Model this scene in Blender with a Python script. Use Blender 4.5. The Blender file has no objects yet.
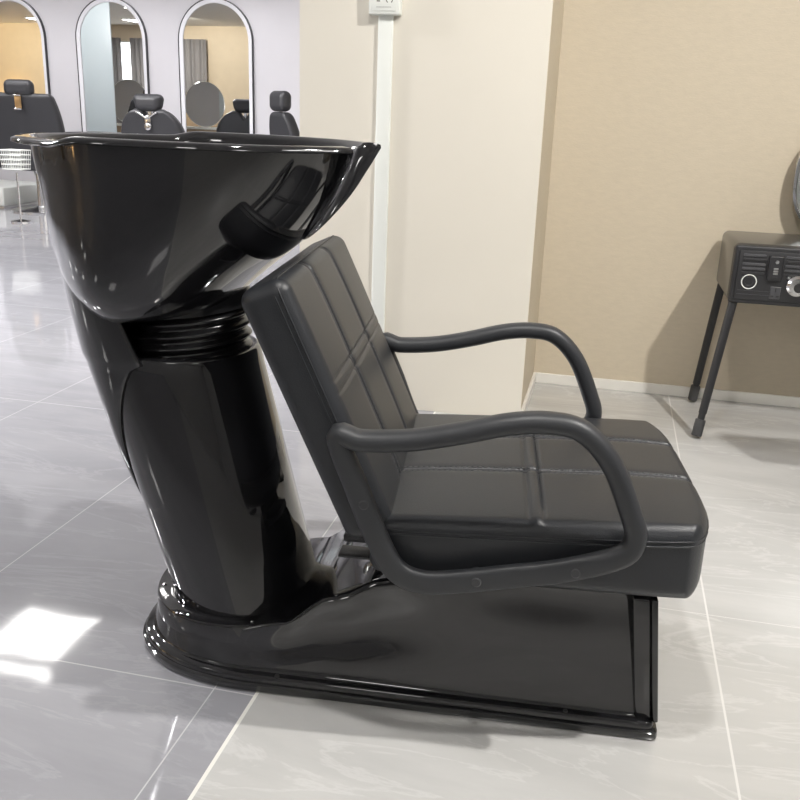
import bpy, bmesh, math, random
from mathutils import Vector, Matrix, noise
PI = math.pi
sc = bpy.context.scene
COL = sc.collection
random.seed(4)

# ------------------------------------------------------------------ materials
def new_mat(name):
    m = bpy.data.materials.new(name); m.use_nodes = True
    nt = m.node_tree; b = nt.nodes['Principled BSDF']
    return m, nt, b

def mat(name, col, rough=.5, metal=0, coat=0, bump=0, bscale=200, var=0, vscale=5, spec=.5, emit=None, estr=0, stretch=None, trans=0):
    m, nt, b = new_mat(name)
    b.inputs['Base Color'].default_value = (*col, 1)
    b.inputs['Roughness'].default_value = rough
    b.inputs['Metallic'].default_value = metal
    b.inputs['Coat Weight'].default_value = coat
    b.inputs['Coat Roughness'].default_value = .03
    b.inputs['Specular IOR Level'].default_value = spec
    b.inputs['Transmission Weight'].default_value = trans
    if emit:
        b.inputs['Emission Color'].default_value = (*emit, 1); b.inputs['Emission Strength'].default_value = estr
    tc = nt.nodes.new('ShaderNodeTexCoord')
    mp = nt.nodes.new('ShaderNodeMapping'); nt.links.new(tc.outputs['Object'], mp.inputs[0])
    if stretch: mp.inputs['Scale'].default_value = stretch
    n = nt.nodes.new('ShaderNodeTexNoise'); n.inputs['Scale'].default_value = vscale; n.inputs['Detail'].default_value = 5
    nt.links.new(mp.outputs[0], n.inputs['Vector'])
    r = nt.nodes.new('ShaderNodeMapRange')
    r.inputs['To Min'].default_value = 1-var; r.inputs['To Max'].default_value = 1+var
    r.inputs['From Min'].default_value = .25; r.inputs['From Max'].default_value = .75
    nt.links.new(n.outputs[0], r.inputs[0])
    mx = nt.nodes.new('ShaderNodeVectorMath'); mx.operation = 'SCALE'
    mx.inputs[0].default_value = col; nt.links.new(r.outputs[0], mx.inputs['Scale'])
    nt.links.new(mx.outputs[0], b.inputs['Base Color'])
    if bump:
        n2 = nt.nodes.new('ShaderNodeTexNoise'); n2.inputs['Scale'].default_value = bscale; n2.inputs['Detail'].default_value = 3
        nt.links.new(mp.outputs[0], n2.inputs['Vector'])
        bp = nt.nodes.new('ShaderNodeBump'); bp.inputs['Strength'].default_value = bump; bp.inputs['Distance'].default_value = .002
        nt.links.new(n2.outputs[0], bp.inputs['Height']); nt.links.new(bp.outputs[0], b.inputs['Normal'])
    return m

M = dict(
 gloss=mat('gloss_black_plastic', (.011,.011,.0125), .07, coat=.6, var=.05),
 matte=mat('bellows_black', (.012,.012,.013), .22),
 leather=mat('black_leather', (.024,.026,.030), .37, bump=.25, bscale=420, var=.08, vscale=8),
 leather2=mat('salon_leather', (.034,.034,.038), .42, bump=.15, bscale=200),
 thread=mat('grey_thread', (.11,.11,.11), .7),
 arm=mat('armrest_plastic', (.035,.037,.041), .42, bump=.12, bscale=700),
 bolt=mat('bolt_cap', (.045,.046,.05), .35),
 rivet=mat('chrome', (.75,.75,.76), .15, metal=1),
 gold=mat('gold', (.70,.45,.22), .3, metal=1),
 wall_cream=mat('cream_wall_paint', (.74,.70,.615), .55, bump=.05, bscale=120, var=.015, vscale=3),
 wall_beige=mat('beige_wallpaper', (.60,.525,.405), .62, bump=.35, bscale=90, var=.035, vscale=28, stretch=(1,1,3)),
 wall_white=mat('cool_white_wall', (.66,.65,.68), .5, var=.01),
 plain=mat('plain_wall', (.56,.56,.56), .6, var=.02),
 wall_warm=mat('warm_wall', (.66,.56,.43), .6, var=.03),
 ceil=mat('ceiling_white', (.80,.79,.77), .6),
 skirt=mat('skirting_white', (.80,.78,.73), .35),
 white=mat('white_plastic', (.80,.82,.78), .35),
 dark=mat('dark_slot', (.02,.02,.02), .5),
 bev=mat('white_bevel', (.80,.80,.84), .4),
 led=mat('mirror_bevel_metal', (.75,.76,.80), .12, metal=1),
 frame=mat('dark_frame', (.05,.05,.055), .3, metal=.4),
 mirror=mat('mirror_glass', (.90,.92,.92), .01, metal=1),
 case=mat('case_shell', (.045,.043,.04), .3, coat=.3),
 caseface=mat('case_face', (.028,.028,.030), .38),
 rib=mat('case_rib', (.07,.07,.075), .3),
 leg=mat('leg_black', (.022,.022,.024), .4),
 cap=mat('rubber_cap', (.05,.05,.052), .5),
 curtain=mat('grey_curtain', (.27,.26,.27), .8),
 frost=mat('frosted_panel', (.70,.78,.83), .4),
 orange=mat('orange_leather', (.75,.40,.10), .45),
 panel=mat('lamp_diffuser', (1,1,1), .5, emit=(1,.98,.95), estr=9),
 warm=mat('warm_diffuser', (1,.9,.7), .5, emit=(1,.62,.25), estr=18),
 pane=mat('bright_pane', (1,1,1), .5, emit=(.95,.97,1), estr=2.2),
 steel=mat('brushed_steel', (.5,.5,.5), .3, metal=1),
 counter=mat('counter_wood', (.40,.30,.20), .5, var=.1, vscale=6),
)

def floor_mat():
    m, nt, b = new_mat('polished_floor_tiles')
    N = nt.nodes.new; L = nt.links.new
    g = N('ShaderNodeNewGeometry'); sx = N('ShaderNodeSeparateXYZ'); L(g.outputs['Position'], sx.inputs[0])
    def mth(op, a, c=None, clamp=False):
        n = N('ShaderNodeMath'); n.operation = op; n.use_clamp = clamp
        for i, v in enumerate((a, c)):
            if v is None: continue
            if isinstance(v, (int, float)): n.inputs[i].default_value = v
            else: L(v, n.inputs[i])
        return n.outputs[0]
    X, Y = sx.outputs[0], sx.outputs[1]
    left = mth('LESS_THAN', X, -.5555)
    def line(c, pos, wdt): return mth('LESS_THAN', mth('ABSOLUTE', mth('SUBTRACT', c, pos)), wdt)
    def grid(c, off, per, wdt):
        f = mth('ABSOLUTE', mth('SUBTRACT', mth('FLOORED_MODULO', mth('SUBTRACT', c, off), per), per/2))
        return mth('GREATER_THAN', f, per/2-wdt)
    right = mth('SUBTRACT', 1, left)
    gr_r = mth('MAXIMUM', grid(X, .303, .858, .0022), grid(Y, 1.895, 1.7, .0010))
    gr_l = mth('MAXIMUM', grid(X, -.638, .66, .0013), grid(Y, 1.345, 1.4, .0016))
    edge = line(X, -.5555, .0035)
    # marble veins
    def veins(scale, lo, hi, dist, seed):
        mp = N('ShaderNodeMapping'); mp.inputs['Location'].default_value = (seed, 0, 0); mp.inputs['Scale'].default_value = (.5, 2.0, 1)
        mp.inputs['Rotation'].default_value = (0, 0, .25)
        L(g.outputs['Position'], mp.inputs[0])
        n = N('ShaderNodeTexNoise'); n.inputs['Scale'].default_value = scale; n.inputs['Detail'].default_value = 8
        n.inputs['Roughness'].default_value = .62; n.inputs['Distortion'].default_value = dist
        L(mp.outputs[0], n.inputs['Vector'])
        a = mth('ABSOLUTE', mth('SUBTRACT', n.outputs[0], .5))
        r = N('ShaderNodeMapRange'); r.inputs['From Min'].default_value = lo; r.inputs['From Max'].default_value = hi
        r.inputs['To Min'].default_value = 1; r.inputs['To Max'].default_value = 0
        L(a, r.inputs[0]); return r.outputs[0], n.outputs[0]
    v1, n1 = veins(2.6, 0, .022, 1.2, 3.1)
    v2, n2 = veins(1.5, 0, .22, .6, 9.7)
    def mixc(f, a, c):
        n = N('ShaderNodeMix'); n.data_type = 'RGBA'
        if isinstance(f, (int, float)): n.inputs[0].default_value = f
        else: L(f, n.inputs[0])
        for k, v in ((6, a), (7, c)):
            if isinstance(v, tuple): n.inputs[k].default_value = (*v, 1)
            else: L(v, n.inputs[k])
        return n.outputs[2]
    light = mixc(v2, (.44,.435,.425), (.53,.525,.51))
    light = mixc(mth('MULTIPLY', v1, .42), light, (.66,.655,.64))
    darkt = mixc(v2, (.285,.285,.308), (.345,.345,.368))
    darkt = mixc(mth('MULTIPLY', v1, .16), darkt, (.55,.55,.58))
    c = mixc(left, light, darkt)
    c = mixc(mth('MULTIPLY', mth('MULTIPLY', gr_r, right), .9), c, (.72,.71,.69))
    c = mixc(mth('MULTIPLY', mth('MULTIPLY', gr_l, left), .8), c, (.60,.60,.61))
    c = mixc(edge, c, (.80,.79,.74))
    L(c, b.inputs['Base Color'])
    rg = mth('ADD', mth('MULTIPLY', right, .17), .045)
    rg = mth('ADD', rg, mth('MULTIPLY', n2, .03))
    L(rg, b.inputs['Roughness'])
    b.inputs['Specular IOR Level'].default_value = .8
    # slight waviness of polished tile
    nn = N('ShaderNodeTexNoise'); nn.inputs['Scale'].default_value = 3.5; L(g.outputs['Position'], nn.inputs['Vector'])
    bp = N('ShaderNodeBump'); bp.inputs['Strength'].default_value = .25; bp.inputs['Distance'].default_value = .004
    L(nn.outputs[0], bp.inputs['Height']); L(bp.outputs[0], b.inputs['Normal'])
    return m
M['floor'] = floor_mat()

# ------------------------------------------------------------------ helpers
def tag(o, label=None, cat=None, group=None, kind=None):
    if label: o['label'] = label
    if cat: o['category'] = cat
    if group: o['group'] = group
    if kind: o['kind'] = kind
    return o
def empty(name, loc=(0,0,0), rz=0):
    o = bpy.data.objects.new(name, None); COL.objects.link(o); o.location = loc; o.rotation_euler = (0,0,rz)
    o.empty_display_size = .1
    return o
def link(name, bm, m, parent=None, smooth=True, angle=35):
    bmesh.ops.recalc_face_normals(bm, faces=bm.faces)
    me = bpy.data.meshes.new(name); bm.to_mesh(me); bm.free()
    if smooth:
        for p in me.polygons: p.use_smooth = True
        me.set_sharp_from_angle(angle=math.radians(angle))
    me.materials.append(m)
    o = bpy.data.objects.new(name, me); COL.objects.link(o)
    if parent: o.parent = parent
    return o
def box(bm, lo, hi, bevel=0, seg=2, mtx=None):
    lo, hi = Vector(lo), Vector(hi)
    r = bmesh.ops.create_cube(bm, size=1)
    vs = r['verts']
    for v in vs: v.co = (lo+hi)/2 + Vector((v.co.x*(hi-lo).x, v.co.y*(hi-lo).y, v.co.z*(hi-lo).z))
    if bevel:
        es = list({e for v in vs for e in v.link_edges})
        r = bmesh.ops.bevel(bm, geom=es, offset=bevel, segments=seg, profile=.5, affect='EDGES')
        vs = list({v for f in r['faces'] for v in f.verts} | {v for v in vs if v.is_valid})
    if mtx:
        for v in vs: v.co = mtx @ v.co
    return bm
def loft(bm, rings, closed=True, cap0=False, cap1=False, loop=False):
    R = [[bm.verts.new(p) for p in r] for r in rings]
    n = len(R[0])
    rng = range(len(R)) if loop else range(len(R)-1)
    for i in rng:
        a, b = R[i], R[(i+1) % len(R)]
        for j in (range(n) if closed else range(n-1)):
            bm.faces.new((a[j], a[(j+1)%n], b[(j+1)%n], b[j]))
    if cap0: bm.faces.new(R[0][::-1])
    if cap1: bm.faces.new(R[-1])
    return R
def lathe(bm, prof, c=(0,0,0), n=32, axis=None, cap=True):
    """prof list of (r,h); around axis through c"""
    ax = Vector(axis or (0,0,1)).normalized()
    q = Vector((0,0,1)).rotation_difference(ax)
    rings = []
    for r, h in prof:
        rings.append([Vector(c) + q @ Vector((max(r,1e-4)*math.cos(2*PI*k/n), max(r,1e-4)*math.sin(2*PI*k/n), h)) for k in range(n)])
    loft(bm, rings, cap0=cap, cap1=cap)
    return bm
def tube(bm, p0, p1, r0, r1=None, n=20):
    p0, p1 = Vector(p0), Vector(p1); r1 = r1 or r0
    return lathe(bm, [(r0,0),(r1,(p1-p0).length)], p0, n, p1-p0)
def catmull(P, seg=8, closed=True):
    P = [Vector(p) for p in P]; n = len(P); out = []
    for i in range(n if closed else n-1):
        if closed: a,b,c,d = P[i-1],P[i],P[(i+1)%n],P[(i+2)%n]
        else: a,b,c,d = P[max(i-1,0)],P[i],P[i+1],P[min(i+2,n-1)]
        for k in range(seg):
            t = k/seg
            out.append(.5*((2*b)+(c-a)*t+(2*a-5*b+4*c-d)*t*t+(3*b-a-3*c+d)*t**3))
    if not closed: out.append(P[-1])
    return out
def sweep(bm, path, secs, closed, nrm):
    """secs(i)->(half in-plane, half along nrm, exponent)"""
    nrm = Vector(nrm).normalized(); n = len(path); rings = []
    for i, p in enumerate(path):
        if closed: t = path[(i+1)%n]-path[i-1]
        else: t = path[min(i+1,n-1)]-path[max(i-1,0)]
        t.normalize(); s = t.cross(nrm).normalized(); nn = s.cross(t).normalized()
        a, b, e = secs(i)
        ring = []
        for k in range(24):
            th = 2*PI*k/24; c, q = math.cos(th), math.sin(th)
            ring.append(p + s*(a*math.copysign(abs(c)**e, c)) + nn*(b*math.copysign(abs(q)**e, q)))
        rings.append(ring)
    loft(bm, rings, cap0=not closed, cap1=not closed, loop=closed)
def rbox(h, r, n, disp=None, fmap=None):
    """rounded cushion: half sizes h, radius r, n divisions; disp(x,y,z)->dz on the +z side, fmap final mapping"""
    bm = bmesh.new()
    hx, hy, hz = h; nx, ny, nz = n
    cache = {}
    def V_(i, j, k):
        key = (i,j,k)
        if key in cache: return cache[key]
        def co(a, m_, hh):
            # denser near the ends
            return (2*a/m_-1)*hh
        p = Vector((co(i,nx,hx), co(j,ny,hy), co(k,nz,hz)))
        q = Vector((max(-hx+r, min(hx-r, p.x)), max(-hy+r, min(hy-r, p.y)), max(-hz+r, min(hz-r, p.z))))
        d = p-q
        if d.length > 1e-9:
            # cube-ish to sphere radius r
            mx = max(abs(d.x), abs(d.y), abs(d.z))
            p = q + d.normalized()*r if mx > r*.999 or True and d.length > r else p
        if disp and p.z > hz*.2: p.z += disp(p.x, p.y)*min(1, max(0,(p.z-hz*.2)/(hz*.8)))
        if fmap: p = fmap(p)
        v = bm.verts.new(p); cache[key] = v; return v
    def quad(a,b,c,d):
        bm.faces.new((V_(*a),V_(*b),V_(*c),V_(*d)))
    for i in range(nx):
        for j in range(ny):
            for k in (0,nz): quad((i,j,k),(i+1,j,k),(i+1,j+1,k),(i,j+1,k))
    for i in range(nx):
        for k in range(nz):
            for j in (0,ny): quad((i,j,k),(i+1,j,k),(i+1,j,k+1),(i,j,k+1))
    for j in range(ny):
        for k in range(nz):
            for i in (0,nx): quad((i,j,k),(i,j+1,k),(i,j+1,k+1),(i,j,k+1))
    return bm
def superpt(th, e):
    c, s = math.cos(th), math.sin(th)
    return math.copysign(abs(c)**e, c), math.copysign(abs(s)**e, s)
def lerp(a, b, t): return a+(b-a)*t
def interp(tab, x):
    if x <= tab[0][0]: return tab[0][1]
    for (a, va), (b, vb) in zip(tab, tab[1:]):
        if x <= b:
            t = (x-a)/(b-a); t = t*t*(3-2*t)
            return lerp(va, vb, t)
    return tab[-1][1]

# ------------------------------------------------------------------ SHAMPOO CHAIR (local x=u long axis, y=v depth, z up)
TH = math.radians(4.67)
O = Vector((.177, 1.416, 0)); Vd = Vector((-math.sin(TH), math.cos(TH), 0))
org = O + Vd*.22
chair = empty('shampoo_chair', org, TH)
tag(chair, 'glossy black backwash unit with hair washing bowl, oval column and black leather armchair seat', 'shampoo chair')

# --- base
def base_outline(inset, n=26):
    """near side from front to rear, then far side back; symmetric"""
    pts = []
    L0, B, RC = -.0-inset, .222-inset, -.76
    rear = .272-inset
    near = []
    k = 30
    for i in range(k):                       # near side front->rear
        near.append((lerp(L0-.012, RC, i/k), -B))
    for i in range(n):
        a = PI/2*i/n
        near.append((RC-rear*math.sin(a), -B*(math.cos(a)**.8)))
    near.append((RC-rear, 0))
    # small round at front corner
    near = [(L0, -B+.012), (L0-.004, -B+.004)] + near
    far = [(x, -y) for x, y in near[-2::-1]]
    return near, near+far
TOPH = [(-1.0,.106),(-.80,.109),(-.70,.132),(-.60,.20),(-.50,.247),(-.42,.268),(-.2,.278),(0,.280)]
def base_ring(inset, hf, wabs=None, scoop=False):
    _, pts = base_outline(inset)
    out = []
    for x, y in pts:
        h = interp(TOPH, x)
        z = wabs if wabs is not None else .034 + (h-.034)*hf
        if scoop:
            # concave scoop on both long sides, under the rising shoulder
            g = math.exp(-((x+.52)/.17)**2)*math.exp(-((hf-.52)/.30)**2)
            g2 = math.exp(-((x+.22)/.2)**2)*math.exp(-((hf-.86)/.2)**2)
            sgn = 1 if y < 0 else -1
            if x > -.80: y += sgn*(.018*g + .010*g2)
        k = max(0, min(1, (x+.45)/.40)); x -= .115*z*k
        out.append(Vector((x, y, z)))
    return out
bm = bmesh.new()
rings = [base_ring(.004, 0, 0.0), base_ring(0, 0, .004), base_ring(0, 0, .016), base_ring(.004, 0, .019),
         base_ring(.006, 0, .0195), base_ring(.006, 0, .028), base_ring(.009, 0, .032), base_ring(.018, 0, .033), base_ring(.021,0,.035)]
for i in range(17):
    t = i/16
    rings.append(base_ring(.023+.012*t, .03+t*.90, scoop=True))
for a in (22.5, 45, 67.5, 90):
    a = math.radians(a); rings.append(base_ring(.035+.012*(1-math.cos(a)), .93+.07*math.sin(a)))
R = loft(bm, rings, cap0=True)
# top cap: strips across
top = R[-1]; nn = len(top); half = nn//2
for i in range(half):
    a, b = top[i], top[i+1]; c, d = top[nn-2-i] if False else top[(nn-1-i-1) % nn], top[(nn-1-i) % nn]
    s = {a, b, c, d}
    if len(s) == 4: bm.faces.new((a, b, c, d))
    elif len(s) == 3: bm.faces.new(list(dict.fromkeys((a, b, c, d))))
base = link('base', bm, M['gloss'], chair, angle=50)
shear = Matrix(((1,0,-.115,0),(0,1,0,0),(0,0,1,0),(0,0,0,1)))
bm = bmesh.new(); box(bm, (-.009,-.209,.030), (.002,.209,.274), .003, 2, shear); link('front_rim', bm, M['gloss'], base, angle=50)
bm = bmesh.new(); box(bm, (-.040,-.2035,.031), (-.008,.2035,.272), .006, 3, shear); link('front_panel', bm, M['gloss'], base, angle=50)
# screws on the flange
for x in (-.70, -.165):
    bm = bmesh.new(); lathe(bm, [(.0045,0),(.0045,.002),(.002,.003)], (x, -.210, .033), 12)
    tag(link('screw', bm, M['dark'], base), 'small dark screw')

# --- column with its foot flange
def ell(uc, a, b, w, n=64, e=.92, dw=0):
    out = []
    for k in range(n):
        th = 2*PI*k/n; c, s = superpt(th, e)
        out.append(Vector((uc+a*c, b*s, w+dw*c)))
    return out
bm = bmesh.new()
FC = -.822
loft(bm, [ell(FC,.176,.192,.080), ell(FC,.176,.192,.114), ell(FC,.174,.190,.118), ell(FC,.156,.178,.119), ell(FC,.152,.175,.121), ell(FC,.144,.170,.122)], cap0=True, cap1=True)
flange = link('column_flange', bm, M['gloss'], chair, angle=40)
for k in range(8):
    th = 2*PI*(k+.5)/8; bm = bmesh.new()
    lathe(bm, [(.004,0),(.004,.0015),(.002,.003)], (FC+.165*math.cos(th), .184*math.sin(th), .1185), 10)
    link('rivet', bm, M['rivet'], flange)
def colp(w):   # centre, half length, half width
    t = (w-.13)/(.61-.13)
    return lerp(-.824,-.958,t), lerp(.141,.162,t), lerp(.166,.140,t)
bm = bmesh.new(); rings = []
for i in range(25):
    w = lerp(.106, .606, i/24); c,a,b = colp(w); rings.append(ell(c,a,b,w))
c,a,b = colp(.61)
rings += [ell(c,a-.002,b-.002,.610), ell(c,a-.006,b-.006,.612), ell(c,a-.012,b-.012,.611), ell(c,a-.03,b-.03,.608)]
loft(bm, rings, cap0=True, cap1=True)
column = link('column', bm, M['gloss'], chair, angle=40)

# --- bellows between column and bowl
bm = bmesh.new(); prof = []
for i in range(49):
    t = i/48; w = .600 + .115*t
    r = .110 + .0 + (.005*math.cos(t*2*PI*5) if t < .70 else .006)
    prof.append((w, r))
rings = [[Vector((-.925+(-.0)+(w-.6)*-.05+r*1.02*math.cos(2*PI*k/56), r*1.0*math.sin(2*PI*k/56), w+.012*math.cos(2*PI*k/56))) for k in range(56)] for w, r in prof]
loft(bm, rings, cap0=True, cap1=True)
link('bellows', bm, M['matte'], chair, angle=60)

# --- bowl
RG = [ # F(u,w), R(u,w), W, exponent
 ((-.586,.992),(-1.196,.998),.268,.84),
 ((-.604,.955),(-1.190,.945),.263,.85),
 ((-.634,.900),(-1.181,.895),.254,.87),
 ((-.676,.848),(-1.175,.840),.244,.88),
 ((-.722,.806),(-1.165,.790),.233,.88),
 ((-.768,.768),(-1.148,.740),.220,.90),
 ((-.806,.734),(-1.120,.698),.202,.93),
 ((-.830,.708),(-1.088,.668),.172,.97),
 ((-.850,.698),(-1.050,.660),.125,1.0)]
NR = len(RG)-1
def bowlP(th, t, off=0):
    f = max(0, min(.9999, t))*NR; i = int(f); s = f-i
    def cr(get):
        p = [get(RG[max(0,min(NR,i+k))]) for k in (-1,0,1,2)]
        return .5*((2*p[1])+(p[2]-p[0])*s+(2*p[0]-5*p[1]+4*p[2]-p[3])*s*s+(3*p[1]-p[0]-3*p[2]+p[3])*s**3)
    uf,wf,ur,wr,W,e = [cr(g) for g in (lambda r:r[0][0],lambda r:r[0][1],lambda r:r[1][0],lambda r:r[1][1],lambda r:r[2],lambda r:r[3])]
    if math.cos(th) < 0: e = lerp(e, 1.08, min(1, -math.cos(th)*1.6))
    c, q = superpt(th, e)
    m, h = (uf+ur)/2, (uf-ur)/2
    W2 = (W+off)*(1-.10*max(0,c)**2)
    return Vector((m+(h+off)*c, W2*q, lerp(wr,wf,(c+1)/2)))
NTH = 160
THS = []
for k in range(NTH):
    t = k/NTH
    a = 2*PI*t
    a = a - .55*math.sin(a)          # denser near the front (th=0)
    THS.append(a)
def notch(th):
    p = bowlP(th, 0)
    c = math.cos(th)
    if c < 0: return 0
    v = abs(p.y)/.120
    if v >= 1: return 0
    return .44*(1-v**3.2)
def rimlow(th):    # rear deck sits a little lower
    p = bowlP(th, 0)
    return -.009*max(0, min(1, (-1.005-p.x)/.035))
bm = bmesh.new()
def row(t, off, dz=0, flare=0):
    out = []
    for th in THS:
        tn = notch(th)
        tt = tn+(1-tn)*t
        k = (1-tn/.44*.75)
        c = math.cos(th)
        rear = max(0, -c)**1.5
        tipv = abs(bowlP(th,0).y)
        tip = math.exp(-((tipv-.125)/.035)**2) if c > 0 else 0
        p = bowlP(th, tt, (off + flare*(.5+1.3*rear+.9*tip))*k)
        p.z += dz*k + rimlow(th)*max(0,1-t*6)
        out.append(p)
    return out
rows = []
NB = 28
for i in range(NB, -1, -1): rows.append(row(i/NB*.985+.010, 0))
rows += [row(0, .001, -.008, .006), row(0, .002, -.010, .014), row(0, .004, -.0085, .0165), row(0, .003, -.003, .0165), row(0, .002, 0, .012),
         row(0, 0, .0015, .003), row(0, -.006, .0005, 0), row(0, -.012, -.005, 0)]
for i in range(1, 15): rows.append(row(i/14*.52, -.014-.02*(i/14)**2, -.0))
loft(bm, rows, cap0=True, cap1=True)
bowl = link('bowl', bm, M['gloss'], chair, angle=60)
bm = bmesh.new(); lathe(bm, [(.028,0),(.028,.004),(.018,.004),(.012,.001)], (-.95,0,.845), 24)
link('drain', bm, M['rivet'], bowl)

# --- rear spine shell running from the bowl down the back of the column
bm = bmesh.new(); rows = []
NS, NA = 64, 60
for i in range(NS+1):
    t = i/NS
    if t <= .5:
        s = t/.5
        w0 = lerp(.86, .600, s)
        amax = lerp(62, 88, s)
    else:
        s2 = (t-.5)/.5; w0 = lerp(.600, .26, s2); amax = lerp(84, 10, s2**.8)
    r_ = []
    for j in range(NA+1):
        th = PI + math.radians(amax)*(2*j/NA-1)
        edge = 1-abs(2*j/NA-1)**6
        c1,a1,b1 = colp(min(w0,.61))
        c, q = superpt(th, .92)
        pc = Vector((c1+(a1+.007*edge)*c, (b1+.012*edge)*q, w0))
        if t <= .5:
            xr = lerp(-1.160,-1.127,s**1.6); aa = lerp(.215,.169,s); bb = lerp(.208,.152,s**.8)
            p = Vector((xr+aa+aa*c - .006*(1-edge)*c, (bb-.012*(1-edge))*q, w0))
        else:
            p = pc
        r_.append(p)
    rows.append(r_)
loft(bm, rows, closed=False)
sp = link('rear_shell', bm, M['gloss'], chair, angle=60)
md = sp.modifiers.new('thick', 'SOLIDIFY'); md.thickness = .008; md.offset = 0

SKEW = math.radians(2.8); CS, SS = math.cos(SKEW), math.sin(SKEW)
def rot(p):
    x, y = p.x+.45, p.y
    return Vector((x*CS-y*SS-.45, x*SS+y*CS, p.z+.010))
# --- seat cushion
def seat_map(p):
    fr = max(0, p.x/.285)
    u = -.248+p.x - .035*fr**4*(abs(p.y)/.28)**5
    t = (p.z/.058+1)/2
    k = (p.x/.285+1)/2
    top = lerp(.402, .424, k); bot = lerp(.300, .289, k)
    return rot(Vector((u, p.y*(1-.03*fr**3), lerp(bot, top, t))))
SL = [-.065, .118]     # long seams (v)
SC = [-.272+.248, -.248+.248]
def gr(x, c, d, s=.0030): return -d*math.exp(-((x-c)/s)**2)
def seat_disp(x, y):
    z = .009*(1-(x/.29)**4)*(1-(y/.29)**4)
    ed = max(0, 1-(y/.275)**8)
    g1 = sum(gr(y, c-.006, .0042, .0024) + gr(y, c+.006, .0042, .0024) for c in SL)
    g2 = sum(gr(x, c, .0050)*ed for c in SC)
    z += min(g1, g2) + sum(gr(y, c, .0025, .014) for c in SL)
    z += .0035*math.exp(-((x+.012)/.010)**2)
    return z
bm = rbox((.285,.286,.058), .024, (200,270,16), seat_disp, seat_map)
seat = link('seat', bm, M['leather'], chair, angle=80)
def stitches(pts, r=.0010, dash=.006, gap=.004):
    """pts list of Vector polyline; dashes along"""
    bm = bmesh.new(); acc = 0
    for a, b in zip(pts, pts[1:]):
        L_ = (b-a).length; d = (b-a).normalized(); s = 0
        while s+dash <= L_:
            tube(bm, a+d*s, a+d*(s+dash), r, n=5); s += dash+gap
    return bm
def seat_pt(x, y, lift=.0):
    p = Vector((x, y, .058)); p.z += seat_disp(x, y); p = seat_map(p); p.z += lift; return p
for c in SL:
    for dd in (-.0095, .0095):
        pts = [seat_pt(lerp(-.26,.262,i/26), c+dd, .0006) for i in range(27)]
        link('stitching', stitches(pts), M['thread'], seat)
# piping round the seat side, two lines of seam
def loop_seam(hx, hy, r, n=10):
    pts = []
    for (sx, sy, a0) in ((1,1,0),(-1,1,90),(-1,-1,180),(1,-1,270)):
        for i in range(n+1):
            a = math.radians(a0+90*i/n)
            pts.append((sx*(hx-r)+r*math.cos(a), sy*(hy-r)+r*math.sin(a)))
    # densify straight parts
    out = []
    for a, b in zip(pts, pts[1:]+pts[:1]):
        d = math.hypot(b[0]-a[0], b[1]-a[1]); k = max(1, int(d/.03))
        for i in range(k): out.append((lerp(a[0],b[0],i/k), lerp(a[1],b[1],i/k)))
    return out
for zz in (.038, .031):
    pth = [seat_map(Vector((x, y, zz))) for x, y in loop_seam(.2855, .2865 if zz<.035 else .285, .03)]
    bm = bmesh.new(); sweep(bm, pth, lambda i: (.0016,.0016,1), True, (0,0,1))
    link('piping', bm, M['leather'], seat)

# --- backrest
BL = math.radians(24.3)
bc = Vector((-.5825, 0, .590))              # centre of the front face
axU = Vector((-math.sin(BL), 0, math.cos(BL)))   # up the back
axN = Vector((math.cos(BL), 0, math.sin(BL)))    # front normal
BH = .226; BT = .043
def back_map(p):  # p.x up, p.y width, p.z thickness
    cpt = bc - axN*BT
    return rot(cpt + axU*p.x + Vector((0,1,0))*p.y + axN*p.z)
BV = [-.098, .090]
BHL = [.040, .018]
def back_disp(x, y):
    z = .006*(1-(x/.22)**4)*(1-(y/.28)**4)
    ed = max(0, 1-(y/.272)**8)
    g1 = sum(gr(y, c-.007, .0040, .0026) + gr(y, c+.007, .0040, .0026) for c in BV)
    g2 = sum(gr(x, c, .0044)*ed for c in BHL)
    z += min(g1, g2) + sum(gr(y, c, .003, .016) for c in BV)
    return z
bm = rbox((BH,.282,BT), .024, (170,230,14), back_disp, back_map)
back = link('backrest', bm, M['leather'], chair, angle=80)
for c in BV:
    for dd in (-.0115, .0115):
        pts = []
        for i in range(23):
            x = lerp(-.2,.2,i/22); p = Vector((x, c+dd, BT+back_disp(x,c+dd)+.0005)); pts.append(back_map(p))
        link('stitching', stitches(pts), M['thread'], back)
for zz, o_ in ((BT*.62, .0005), (BT*.42, .0005)):
    pth = [back_map(Vector((x, y, zz))) for x, y in loop_seam(BH+o_-.001, .282+o_-.001, .03)]
    bm = bmesh.new(); sweep(bm, pth, lambda i: (.0015,.0015,1), True, axN)
    link('piping', bm, M['leather'], back)

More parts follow.
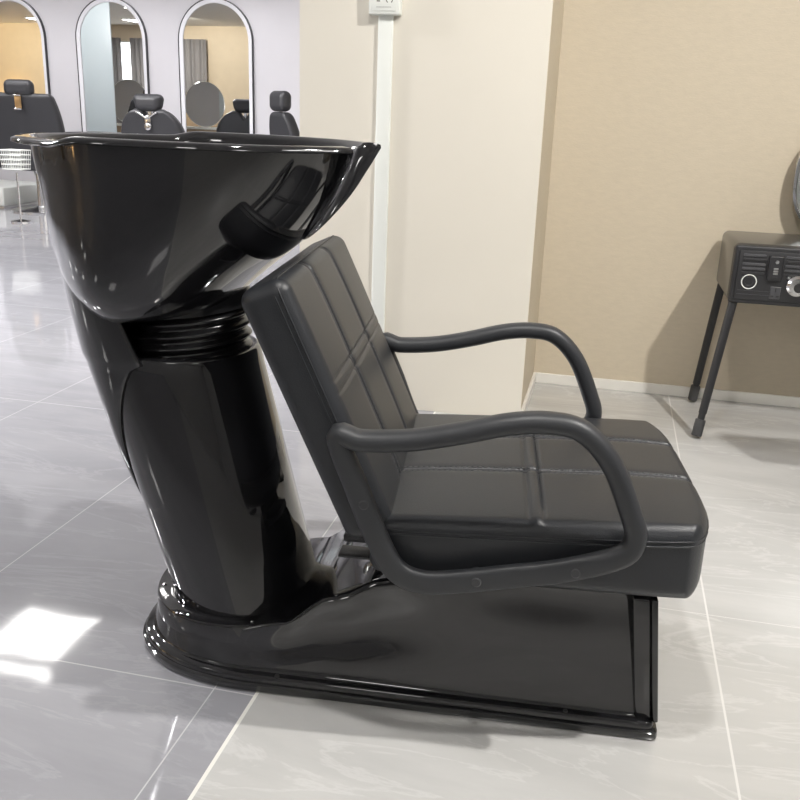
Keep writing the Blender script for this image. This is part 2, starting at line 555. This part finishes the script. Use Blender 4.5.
# --- armrests
AP = [(-.583,.553),(-.545,.548),(-.47,.554),(-.395,.570),(-.317,.591),(-.255,.597),(-.205,.586),(-.158,.538),(-.122,.462),(-.108,.415),(-.128,.381),
      (-.215,.349),(-.300,.331),(-.385,.314),(-.442,.309),(-.487,.330),(-.522,.395),(-.552,.470)]
for s in (-1, 1):
    y = s*.310
    path = [rot(p) for p in catmull([(u, y, w) for u, w in AP], 6, True)]
    n = len(path)
    def secs(i, path=path):
        p = path[i]
        if p.z < .45 and p.x < -.13: return (.0195, .011, .55)   # flat bracket bar
        if p.x < -.50 and p.z < .53: return (.0195, .011, .55)
        if p.z > .54: return (.0170, .0215, .85)
        return (.0175, .020, .8)
    # smooth section changes
    S = [secs(i) for i in range(n)]
    def sm(i): return tuple(sum(S[(i+k)%n][q] for k in range(-3,4))/7 for q in range(3))
    bm = bmesh.new(); sweep(bm, path, sm, True, (0,1,0))
    arm = link('armrest', bm, M['arm'], chair, angle=70)
    for u, w in ((-.352,.3215),(-.196,.3515),(-.538,.443),(-.563,.500)):
        bm = bmesh.new(); lathe(bm, [(.0085,-.012),(.0085,.0006),(.0065,.002)], rot(Vector((u, y+s*.0105, w))), 20, (0,s,0))
        link('bolt', bm, M['bolt'], arm)
    # spacers to the cushions
    for u, w in ((-.352,.3215),(-.196,.3515),(-.563,.500)):
        bm = bmesh.new(); tube(bm, rot(Vector((u, s*.268, w))), rot(Vector((u, s*.302, w))), .010); link('spacer', bm, M['arm'], arm)
# bracket under the seat joining it to the base
bm = bmesh.new(); box(bm, (-.42,-.14,.262), (-.10,.14,.304), .004)
link('seat_bracket', bm, M['leg'], chair)
bm = bmesh.new()
box(bm, (-.60,-.10,.27), (-.40,.10,.285), .003)
for s in (-1,1): box(bm, (-.585,s*.2-.02,.30), (-.47,s*.2+.02,.306), .002)
link('support_plate', bm, M['leg'], chair)

# ------------------------------------------------------------------ SETTING
def struct(name, bm, m, smooth=False):
    o = link(name, bm, m, None, smooth); o['kind'] = 'structure'; return o
XL, XR, YB, YF, HC = -16, 3.4, -3, 9.0, 2.8
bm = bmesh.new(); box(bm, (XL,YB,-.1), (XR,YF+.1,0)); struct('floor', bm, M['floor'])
bm = bmesh.new(); box(bm, (XL,YB,HC), (XR,YF+.1,HC+.1)); struct('ceiling', bm, M['ceil'])
bm = bmesh.new(); box(bm, (XL,YF,0), (-1.084,YF+.1,HC)); struct('wall_back', bm, M['wall_white'])
bm = bmesh.new(); box(bm, (-1.084,3.112,0), (-.2435,3.75,HC)); box(bm,(-1.084,3.75,0),(-.984,YF,HC)); struct('wall_pillar', bm, M['wall_cream'])
bm = bmesh.new(); box(bm, (-.2435,3.635,0), (XR,3.75,HC)); struct('wall_right_back', bm, M['wall_beige'])
bm = bmesh.new(); box(bm, (-.2435,3.113,.045), (-.2425,3.635,HC)); struct('wall_pillar_side_shade', bm, M['wall_beige'])  # thin beige skin over the cream pillar; the side's shade is in its colour
bm = bmesh.new(); box(bm, (XR,YB,0), (XR+.1,3.75,HC)); struct('wall_right', bm, M['plain'])
bm = bmesh.new(); box(bm, (XL,YB-.1,0), (-7,YB,HC)); struct('wall_front', bm, M['wall_warm'])
bm = bmesh.new(); box(bm, (-7,YB-.1,0), (XR,YB,HC)); struct('wall_front_right', bm, M['plain'])
bm = bmesh.new(); box(bm, (XL-.1,YB,0), (XL,YF,HC)); struct('wall_left', bm, M['wall_warm'])
bm = bmesh.new(); box(bm, (-.2315,3.623,0), (XR,3.635,.042), .002); struct('baseboard_right', bm, M['skirt'])
bm = bmesh.new(); box(bm, (-.2435,3.100,0), (-.2315,3.635,.042), .002); struct('baseboard_pillar', bm, M['skirt'])
bm = bmesh.new(); box(bm, (XL,YF-.012,0), (-1.084,YF,.08), .002); struct('baseboard_back', bm, M['skirt'])

# ------------------------------------------------------------------ outlet and conduit on the pillar
t = empty('wall_outlet', (-.782, 3.112, 1.40))
tag(t, 'white square surface mounted power socket on the cream pillar, above the cable duct', 'outlet')
bm = bmesh.new(); box(bm, (-.052,-.042,-.050), (.052,0,.052), .005, 3); body = link('outlet_box', bm, M['white'], t, angle=50)
bm = bmesh.new(); box(bm, (-.040,-.0445,-.040), (.040,-.041,.042), .002); pl = link('face_plate', bm, M['white'], t)
def slot(x, z, a, w=.0085, h=.0022):
    bm = bmesh.new()
    box(bm, (-w/2,-.0452,-h/2), (w/2,-.0436,h/2), mtx=Matrix.Translation((x,0,z)) @ Matrix.Rotation(a, 4, 'Y'))
    link('socket_slot', bm, M['dark'], pl)
slot(-.018, -.010, 0, .011, .003); slot(-.018, .015, 0, .009, .006); slot(.010, -.011, math.radians(58)); slot(.027, -.011, math.radians(-58)); slot(.018, .013, math.radians(90))
slot(0, -.028, 0, .05, .0008)
bm = bmesh.new(); box(bm, (-.807,3.096,.0), (-.757,3.1115,1.352), .004, 3)
tag(link('cable_duct', bm, M['white'], angle=50), 'white vertical plastic cable duct running down the cream pillar below the socket', 'cable duct')

# ------------------------------------------------------------------ make-up case table at right
ct = empty('case_table', (.72, 3.39, 0))
tag(ct, 'black hard shell makeup case on four slim black splayed legs against the beige wall', 'case table')
OX, OY = .72, 3.39
def L3(x,y,z): return (x-OX, y-OY, z)
bm = bmesh.new(); box(bm, L3(.417,3.21,.470), L3(1.03,3.60,.672), .022, 4); shell = link('case_shell', bm, M['case'], ct, angle=50)
bm = bmesh.new(); box(bm, L3(.419,3.196,.472), L3(1.028,3.214,.668), .008, 3); rimf = link('case_rim', bm, M['leg'], ct, angle=50)
bm = bmesh.new(); box(bm, L3(.434,3.1925,.486), L3(1.012,3.198,.652), .004, 2); face = link('front_panel', bm, M['caseface'], ct)
for z in (.636, .622, .607, .592, .577):
    for x0, x1 in ((.448,.520),(.582,1.0)):
        bm = bmesh.new(); box(bm, L3(x0,3.189,z-.0045), L3(x1,3.194,z+.0045), .002); link('rib', bm, M['rib'] if z in (.607,.592,.636) else M['caseface'], face)
for z in (.505,.518):
    bm = bmesh.new(); box(bm, L3(.442,3.1905,z-.001), L3(.545,3.194,z+.001)); link('rib', bm, M['rib'], face)
bm = bmesh.new(); cc = L3(.476,3.1925,.548)
rr = [[Vector(cc)+Vector(((.0235+.0018*math.cos(2*PI*q/8))*math.cos(2*PI*k/48), -.003+.0018*math.sin(2*PI*q/8), (.0235+.0018*math.cos(2*PI*q/8))*math.sin(2*PI*k/48))) for q in range(8)] for k in range(48)]
loft(bm, rr, loop=True); link('speaker_ring', bm, M['white'], face)
bm = bmesh.new(); lathe(bm, [(.0205,0),(.0205,.003),(.014,.004),(.012,.0025)], cc, 32, (0,-1,0)); link('speaker', bm, M['leg'], face)
lock = empty('combination_lock'); lock.parent = ct
bm = bmesh.new(); box(bm, L3(.528,3.176,.556), L3(.574,3.193,.640), .005, 3); lk = link('lock_body', bm, M['leg'], lock, angle=50)
bpy.data.objects.remove(lock); lk.parent = ct
bm = bmesh.new(); lathe(bm, [(.006,0),(.006,.002)], L3(.553,3.176,.621), 16, (0,-1,0)); link('key_hole', bm, M['rivet'], lk)
for z in (.598,.590,.582): 
    bm = bmesh.new(); box(bm, L3(.545,3.174,z-.003), L3(.560,3.178,z+.003), .001); link('dial', bm, M['steel'], lk)
bm = bmesh.new(); box(bm, L3(.545,3.174,.564), L3(.560,3.178,.572), .001); link('dial', bm, M['leg'], lk)
bm = bmesh.new(); box(bm, L3(.547,3.189,.495), L3(.580,3.194,.536), .002); so = link('socket', bm, M['rib'], ct)
bm = bmesh.new(); box(bm, L3(.547,3.1875,.5355), L3(.580,3.1905,.537)); link('socket_edge', bm, M['rivet'], so)
bm = bmesh.new()
for x, z, w, h in ((.5635,.526,.003,.014),(.555,.505,.009,.004),(.572,.505,.009,.004)): bm = bmesh.new(); box(bm, L3(x-w/2,3.187,z-h/2), L3(x+w/2,3.1895,z+h/2)); link('socket_slot', bm, M['dark'], so)
bm = bmesh.new(); lathe(bm, [(.034,0),(.036,.004),(.034,.022),(.026,.030),(.010,.031)], L3(.626,3.193,.546), 36, (0,-1,0)); kn = link('chrome_knob', bm, M['rivet'], ct, angle=30); tag(kn,'round chrome socket cover')
bm = bmesh.new(); lathe(bm, [(.016,0),(.016,.002)], L3(.630,3.1625,.542), 24, (0,-1,0)); link('knob_centre', bm, M['dark'], kn)
bm = bmesh.new(); box(bm, L3(.593,3.180,.566), L3(.600,3.193,.574), .001); box(bm, L3(.601,3.183,.566), L3(.65,3.193,.573), .001); link('latch', bm, M['steel'], ct)
for (tx,ty,bx,by) in ((.440,3.222,.371,3.124),(.435,3.55,.389,3.563),(1.00,3.222,1.07,3.124),(1.005,3.55,1.06,3.563)):
    tp, bt = Vector(L3(tx,ty,.475)), Vector(L3(bx,by,.008))
    d = (bt-tp).normalized()
    bm = bmesh.new(); tube(bm, tp, tp+d*.40, .0150, .0140); lg = link('leg', bm, M['leg'], ct)
    L_ = (bt-tp).length
    bm = bmesh.new(); lathe(bm, [(.0175,0),(.018,.004),(.018,.056),(.016,.060)], tp+d*(L_-.06), 20, d); link('foot_cap', bm, M['cap'], lg)
    bm = bmesh.new(); tube(bm, tp+d*.39, tp+d*(L_-.05), .012); link('inner_tube', bm, M['leg'], lg)
# mirror standing on the case
mo = empty('table_mirror', (.826, 3.572, .672)); tag(mo, 'rounded chrome rimmed vanity mirror standing on the makeup case at the right edge', 'mirror')
def sring(a, b, e, y, cz, n=64): return [Vector((a*superpt(2*PI*k/n,e)[0], y, cz+b*superpt(2*PI*k/n,e)[1])) for k in range(n)]
bm = bmesh.new(); a, b, e, cz = .195,.20,.80,.202
loft(bm, [sring(a-.014,b-.014,e,-.010,cz), sring(a-.008,b-.008,e,-.016,cz), sring(a,b,e,-.012,cz), sring(a,b,e,.012,cz), sring(a-.01,b-.01,e,.014,cz)], cap1=True)
link('mirror_frame', bm, M['rivet'], mo)
bm = bmesh.new(); loft(bm, [sring(a-.013,b-.013,e,-.009,cz), sring(a-.013,b-.013,e,.008,cz)], cap0=True, cap1=True); link('mirror_glass', bm, M['mirror'], mo)

# stand-in stool out of view, added to cast the shadow on the right-hand tiles
t = empty('shadow_stool', (.95, 2.20, 0)); tag(t, 'unseen stand-in stool with a small backrest, added to cast the shadow on the right tiles', 'stool')
bm = bmesh.new(); lathe(bm, [(.17,0),(.18,.015),(.18,.05),(.16,.07),(.05,.075)], (0,0,.55), 40); link('seat', bm, M['leather2'], t)
bm = bmesh.new(); lathe(bm, [(.18,0),(.18,.012),(.04,.03),(.025,.05),(.025,.55)], (0,0,0), 32); link('pedestal', bm, M['rivet'], t, angle=30)
bm = rbox((.15,.025,.11), .022, (16,6,12), None, lambda p: p+Vector((0,.26,.98))); link('backrest', bm, M['leather2'], t)
bm = bmesh.new(); sweep(bm, catmull([(0,.1,.56),(0,.2,.565),(0,.25,.62),(0,.255,.9)],5,False), lambda i:(.012,.012,1), False, (1,0,0)); link('back_post', bm, M['rivet'], t)
# ------------------------------------------------------------------ arched mirrors on the far wall
def arch(w, z0, z1, y, n=24):
    pts = [Vector((-w/2, y, z0)), Vector((w/2, y, z0))]
    r = w/2
    for k in range(n+1):
        a = PI*k/n; pts.append(Vector((r*math.cos(a), y, z1-r+r*math.sin(a))))
    return pts
def arched_mirror(x, label, group='arched mirrors on the far wall'):
    t = empty('arched_mirror', (x, YF, 0)); tag(t, label, 'mirror', group)
    bm = bmesh.new(); loft(bm, [arch(.80,.60,2.06,0), arch(.80,.60,2.06,-.030), arch(.782,.609,2.051,-.032), arch(.782,.609,2.051,-.014)]); link('frame', bm, M['frame'], t, angle=30)
    bm = bmesh.new(); loft(bm, [arch(.782,.609,2.051,-.014), arch(.780,.610,2.050,-.028), arch(.705,.647,2.0125,-.022), arch(.705,.647,2.0125,-.012)]); link('bevel', bm, M['bev'], t, angle=30)
    bm = bmesh.new(); loft(bm, [arch(.70,.65,2.010,-.004), arch(.70,.65,2.010,-.013)], cap0=True, cap1=True); link('mirror_glass', bm, M['mirror'], t, smooth=False)
    return t
arched_mirror(-6.32, 'arched wall mirror showing a warm lit wall, behind the barber chair with the gold plate')
arched_mirror(-5.165, 'arched wall mirror showing a pale blue panel, middle of the three')
arched_mirror(-4.015, 'arched wall mirror showing a beige wall and curtain, nearest the pillar')

# ------------------------------------------------------------------ barber chairs
def cush(h, r, n, m, name, parent, fm=None, disp=None):
    return link(name, rbox(h, r, n, disp, fm), m, parent, angle=70)
def barber_chair(loc, rz, label, kind, hz=1.15):
    t = empty('barber_chair', loc, rz); tag(t, label, 'barber chair', 'barber chairs in front of the arched mirrors')
    bm = bmesh.new(); lathe(bm, [(.30,0),(.30,.012),(.27,.02),(.10,.035),(.05,.05),(.045,.36)], (0,0,0), 40); link('pedestal', bm, M['rivet'], t, angle=30)
    cush((.26,.25,.07), .04, (20,20,8), M['leather2'], 'seat', t, lambda p: p+Vector((0,.05,.46)))
    # faces +y (towards the mirrors); backrest on the -y side
    lean = math.radians(12)
    def bmap(p):   # p.x width, p.y up, p.z thickness (towards -y)
        wtap = 1-{'wide':.10,'side':.45}[kind]*max(0, p.y/.26)**2 if kind != 'round' else 1
        x, u_, th = p.x*wtap, p.y, p.z
        if kind == 'round':
            k = (u_/.24)
            if k > 0: x *= math.sqrt(max(.25, 1-.75*k*k))
            # U cut-out at the top
            u_ = u_ - .085*math.exp(-(p.x/.085)**2)*max(0, k)**2
        return Vector((x, -.24 - u_*math.sin(lean) - th, .755 + u_*math.cos(lean)))
    w = {'wide':.36,'round':.33,'side':.21}[kind]; hh = {'wide':.35,'round':.25,'side':.265}[kind]
    tz = 0
    b = cush((w,hh,.055), .045, (40,36,8), M['leather2'], 'backrest', t, bmap)
    topz = .755+hh*math.cos(lean); topy = -.24-hh*math.sin(lean)
    bm = bmesh.new(); box(bm, (-.02,topy-.006,topz-.14), (.02,topy+.006,topz+.05), .004); link('headrest_post', bm, M['rivet'], t)
    hw = {'wide':.135,'round':.14,'side':.125}[kind]; hh2 = {'wide':.075,'round':.076,'side':.088}[kind]
    def hmap(p):
        q = Vector(p)
        if kind == 'round': q.x *= 1+.28*(p.y/hh2)*.5 - .0
        return Vector((q.x, topy-.005-p.z, hz_+q.y))
    hz_ = hz
    cush((hw,hh2,.06), .056, (20,14,10), M['leather2'], 'headrest', t, hmap)
    if kind == 'wide':
        bm = bmesh.new(); box(bm, (-.03,topy-.050+.035,topz-.145), (.03,topy-.042+.035,topz-.015), .003, 2, Matrix.Translation((0,-.045,0))); g = link('gold_plate', bm, M['gold'], t); tag(g, 'gold headrest clamp plate')
        bm = bmesh.new(); box(bm, (-.035,topy-.078,topz-.148), (.035,topy-.068,topz-.133), .002); link('clamp_edge', bm, M['rivet'], g); bm = bmesh.new(); box(bm, (-.035,topy-.078,topz-.027), (.035,topy-.068,topz-.014), .002); link('clamp_edge', bm, M['rivet'], g)
    if kind == 'round':
        pth = catmull([(x_, topy-.055, topz-.035-.055*math.exp(-(x_/.075)**2)+.012) for x_ in (-.11,-.08,-.05,-.025,0,.025,.05,.08,.11)], 4, False)
        bm = bmesh.new(); sweep(bm, pth, lambda i: (.009,.006,1), False, (0,1,0)); g = link('chrome_trim', bm, M['rivet'], t)
        bm = bmesh.new(); lathe(bm, [(.036,0),(.038,.012),(.022,.018)], (0,topy-.03,topz-.15), 24, (0,-1,.1))
        box(bm, (-.034,topy-.045,topz-.15), (.034,topy-.03,topz-.06), .004); link('adjuster', bm, M['rivet'], g)
    for s in (-1,1):
        bm = bmesh.new(); pth = catmull([(s*.32,-.20,.50),(s*.33,-.22,.62),(s*.33,-.12,.68),(s*.33,.12,.68),(s*.33,.22,.64)], 5, False)
        sweep(bm, pth, lambda i: (.022,.035,.8), False, (1,0,0)); a = link('armrest', bm, M['leather2'], t)
        bm = bmesh.new(); tube(bm, (s*.33,-.05,.66),(s*.27,-.03,.46), .012); link('arm_strut', bm, M['rivet'], a); bm = bmesh.new(); tube(bm, (s*.33,.12,.66),(s*.27,.10,.46), .012); link('arm_strut', bm, M['rivet'], a)
    bm = bmesh.new(); sweep(bm, catmull([(-.17,.25,.38),(-.17,.45,.16),(-.17,.52,.13),(.17,.52,.13),(.17,.45,.16),(.17,.25,.38)],5,False), lambda i:(.012,.012,1), False, (0,0,1)); link('footrest', bm, M['rivet'], t)
    return t
barber_chair((-5.46,8.02,0), math.radians(12), 'dark leather barber chair with a gold headrest plate, in front of the warm lit mirror', 'wide', 1.14)
barber_chair((-4.15,8.15,0), math.radians(-5), 'dark barber chair with a rounded back and U-shaped chrome trim, between two arched mirrors', 'round', 1.052)
barber_chair((-2.77,8.20,0), math.radians(-38), 'shiny dark barber chair seen at an angle, half hidden by the cream pillar', 'side', 1.105)

# low white footstool and wire basket near the left chair
st = empty('wire_basket', (-5.10, 7.15, 0)); st.scale = (.62,.62,1); tag(st, 'white wire storage basket on a stand beside the left barber chair', 'basket')
def ring_rect(w, d, z, r=.004):
    bm = bmesh.new(); sweep(bm, [Vector(p) for p in ((-w,-d,z),(w,-d,z),(w,d,z),(-w,d,z))], lambda i:(r,r,1), True, (0,0,1)); return bm
bm = bmesh.new()
for z, k in ((.62,1),(.58,.97),(.54,.94),(.50,.91),(.46,.88)):
    sweep(bm, [Vector(p) for p in ((-.17*k,-.12*k,z),(.17*k,-.12*k,z),(.17*k,.12*k,z),(-.17*k,.12*k,z))], lambda i:(.0045,.0045,1), True, (0,0,1))
for i in range(12):
    x = lerp(-.165,.165,i/11)
    for s in (-1,1): tube(bm, (x,s*.12,.62), (x*.88,s*.105,.46), .003, n=6)
for i in range(6):
    y = lerp(-.11,.11,i/5)
    for s in (-1,1): tube(bm, (s*.17,y,.62), (s*.15,y*.88,.46), .003, n=6)
for i in range(7): tube(bm, (lerp(-.145,.145,i/6),-.105,.46), (lerp(-.145,.145,i/6),.105,.46), .003, n=6)
link('basket_wires', bm, M['white'], st)
bm = bmesh.new(); tube(bm, (0,0,.02), (0,0,.43), .014, n=14); link('pole', bm, M['rivet'], st)
bm = bmesh.new(); lathe(bm, [(.14,0),(.14,.012),(.03,.025)], (0,0,0), 32); link('base', bm, M['rivet'], st, angle=30)
bx = empty('foot_platform', (-6.36, 8.42, 0)); tag(bx, 'low white step box on the floor at the left edge', 'step')
bm = bmesh.new(); box(bm, (-.48,-.42,.02), (.48,.42,.20), .015, 3); link('box', bm, M['white'], bx, angle=50)
bm = bmesh.new(); box(bm, (-.46,-.40,0), (.46,.40,.022)); link('plinth', bm, M['steel'], bx)
# round floor plate of the left chair is seen as a disc
# dark shelves below the mirrors
for x, lb in ((-6.32,'dark wall shelf below the warm lit arched mirror'),(-5.165,'dark wall shelf below the middle arched mirror'),(-4.015,'dark wall shelf below the arched mirror nearest the pillar')):
    t = empty('wall_shelf', (x, YF-.032, .70)); tag(t, lb, 'shelf', 'shelves below the mirrors')
    bm = bmesh.new(); box(bm, (-.44,-.26,0), (.44,0,.035), .006, 2); link('shelf_board', bm, M['leather2'], t)
    bm = bmesh.new(); box(bm, (-.36,-.22,-.10), (.36,-.004,0), .004, 2); link('drawer', bm, M['leather2'], t)
t = empty('hand_bag', (-4.83, 8.80, .735)); tag(t, 'small orange pouch on the shelf below the middle arched mirror', 'bag')
bm = rbox((.05,.03,.03), .022, (8,8,8), None, lambda p: p+Vector((0,0,.03))); link('pouch', bm, M['orange'], t)
bm = bmesh.new(); sweep(bm, catmull([(-.03,0,.055),(-.02,0,.08),(.02,0,.08),(.03,0,.055)],4,False), lambda i:(.004,.004,1), False, (0,1,0)); link('strap', bm, M['orange'], t)

# ------------------------------------------------------------------ rear of the room (seen in the mirrors)
def curtain(x0, x1, y, label):
    bm = bmesh.new(); n = int((x1-x0)/.012)
    pts = []
    for i in range(n+1):
        x = lerp(x0, x1, i/n); pts.append((x, y+.035*math.sin(x*52)+.012*math.sin(x*131)))
    loft(bm, [[Vector((x,yy,.03)) for x,yy in pts], [Vector((x,yy,2.5)) for x,yy in pts]], closed=False)
    o = link('curtain', bm, M['curtain'], angle=80); m_ = o.modifiers.new('s','SOLIDIFY'); m_.thickness = .006
    return tag(o, label, 'curtain')
curtain(-10.35,-9.55,-2.85,'grey pleated curtain seen in the mirror nearest the pillar')
curtain(-12.05,-11.74,-2.85,'grey curtain left of the bright window, seen in the middle mirror')
curtain(-11.50,-11.1,-2.85,'grey curtain right of the bright window, seen in the middle mirror')
w = empty('window_1', (-11.6,-3,0)); w['kind'] = 'structure'
bm = bmesh.new(); box(bm, (-.2,0,.2),(.2,.02,2.4)); link('window_pane', bm, M['pane'], w, smooth=False)
bm = bmesh.new()
for x in (-.22,.20): box(bm, (x,0,.16),(x+.02,.04,2.44))
box(bm,(-.22,0,2.4),(.22,.04,2.44)); box(bm,(-.22,0,.16),(.22,.04,.2)); link('window_frame', bm, M['white'], w)
t = empty('room_divider', (-8.45,4.0,0)); tag(t, 'tall pale blue frosted divider panel, seen in the middle arched mirror', 'divider')
bm = bmesh.new(); box(bm, (-.42,-.012,.04), (.42,.012,2.6), .003); link('panel', bm, M['frost'], t)
bm = bmesh.new(); box(bm, (-.45,-.15,0), (.45,.15,.04), .005); link('foot', bm, M['steel'], t)
for x, lb in ((-7.85,'round vanity mirror on a light counter, seen in the arched mirror nearest the pillar'),(-9.45,'round vanity mirror on a light counter, seen in the middle arched mirror')):
    t = empty('vanity_station', (x,1.0,0)); tag(t, lb, 'vanity', 'vanity stations in the rear of the room')
    bm = bmesh.new(); box(bm, (-.5,-.25,.60), (.5,.25,.64), .006); link('counter_top', bm, M['skirt'], t)
    bm = bmesh.new()
    box(bm, (-.48,-.22,0), (.48,.22,.60), .006); link('cabinet', bm, M['counter'], t)
    bm = bmesh.new(); lathe(bm, [(.41,0),(.42,.01),(.41,.02)], (0,-.02,1.06), 56, (0,1,0)); link('mirror_glass', bm, M['mirror'], t, smooth=False)
t = empty('wall_lamp', (-14.75,-3,1.15)); tag(t, 'warm glowing wall lamp seen in the left arched mirror', 'lamp')
bm = bmesh.new(); box(bm, (-.12,.05,-.15), (.12,.11,.15), .01); link('lamp_shade', bm, M['warm'], t)
bm = bmesh.new(); box(bm, (-.06,0,-.08), (.06,.055,.08), .004); link('wall_plate', bm, M['rivet'], t)
t = empty('reception_desk', (-9.3,-2.4,0)); tag(t, 'brown reception desk with a monitor, seen in the arched mirror nearest the pillar', 'desk')
bm = bmesh.new(); box(bm, (-.7,-.3,0), (.7,.3,.86), .01); link('desk_body', bm, M['counter'], t)

# ------------------------------------------------------------------ lamps
def light_panel(x, y, sx=.6, sy=.6, on=True):
    t = empty('ceiling_light', (x,y,HC)); tag(t, 'white ceiling light panel, out of view', 'ceiling light', 'ceiling light panels')
    bm = bmesh.new(); box(bm, (-sx/2-.02,-sy/2-.02,-.018), (sx/2+.02,sy/2+.02,0), .003); link('frame', bm, M['white'], t)
    bm = bmesh.new(); box(bm, (-sx/2,-sy/2,-.022), (sx/2,sy/2,-.017)); link('diffuser', bm, M['panel'], t, smooth=False)
light_panel(-3.85,5.2); 
light_panel(-3.86,4.72,.75,.09)  # added slim lamp, imitates the bright reflected strip at the tile joint
light_panel(-9.2,.6)  # this and the panels below are unseen, added for ambient light
for x in (-13,-10.6,-6.2,-3.2,-.6,1.6): light_panel(x, -1.8)
light_panel(1.9,.7); light_panel(-11,5.2); light_panel(-11.6,2.6); light_panel(-13,5.2)
def spot(x, y, target, power, size=70, r=.04, col=(1,.97,.93), blend=.6):
    t = empty('spot_lamp', (x,y,HC)); tag(t, 'small round unseen ceiling spotlight', 'spotlight', 'ceiling spotlights')
    bm = bmesh.new(); lathe(bm, [(.055,0),(.055,-.012),(.045,-.012),(.043,-.004)], (0,0,0), 28); link('housing', bm, M['white'], t)
    ld = bpy.data.lights.new('spot_light','SPOT'); ld.energy = power; ld.spot_size = math.radians(size); ld.spot_blend = blend; ld.shadow_soft_size = r; ld.color = col
    lo = bpy.data.objects.new('light_source', ld); COL.objects.link(lo); lo.parent = t; lo.location = (0,0,-.05)
    d = Vector(target)-Vector((x,y,HC-.05)); lo.rotation_euler = d.to_track_quat('-Z','Y').to_euler()
spot(1.35,1.35,(.1,2.6,.5),170,100)
spot(-.2,.9,(-.4,1.9,.5),60,100,.06)
for x in (-6.9,-5.6,-4.4,-3.2): spot(x,7.0,(x,8.7,.2),62,95,.05,(1,.98,1))  # unseen downlights, put in to light the far wall and chairs
spot(-5.2,3.2,(-3.4,4.4,0),600,100,.12,(1,.99,1))  # this and the next two are unseen lamps added to brighten the far floor
spot(-6.8,5.0,(-4,5.6,0),480,100,.12,(1,.99,1))
spot(-4.6,2.2,(-2.4,2.9,0),300,80,.12,(1,.99,1))

spot(-14.2,-.6,(-14.9,-3,1.3),160,100,.05,(1,.85,.6))  # added with the next one to brighten the rear walls in the mirrors
spot(-9.2,-.6,(-9.4,-3,1.2),150,100,.05,(1,.93,.8))
spot(-8.2,6.2,(-8.4,4.0,1.3),120,80)  # unseen lamp added to light the frosted divider
w = bpy.data.worlds.new('world'); sc.world = w; w.use_nodes = True
w.node_tree.nodes['Background'].inputs[0].default_value = (.8,.85,.9,1); w.node_tree.nodes['Background'].inputs[1].default_value = .3

# ------------------------------------------------------------------ camera
R_ = Matrix(((0.97322299,0.10109614,-0.20643784),(0.22729446,-0.28936651,0.92984098),(0.03426713,-0.9518648,-0.30459674)))
# columns in camera convention: x right, y down, z forward -> blender x right, y up, -z forward
rot = Matrix((R_.col[0], -R_.col[1], -R_.col[2])).transposed()
cd = bpy.data.cameras.new('camera'); cam = bpy.data.objects.new('camera', cd); COL.objects.link(cam)
cam.matrix_world = Matrix.Translation((0,0,1.05)) @ rot.to_4x4()
cd.sensor_width = 36; cd.sensor_fit = 'HORIZONTAL'; cd.lens = 900/800*36; cd.clip_start = .05
sc.camera = cam
sc.view_settings.view_transform = 'Standard'; sc.view_settings.look = 'None'; sc.view_settings.gamma = 1
sc.view_settings.exposure = 0.6
sc.view_settings.use_curve_mapping = False
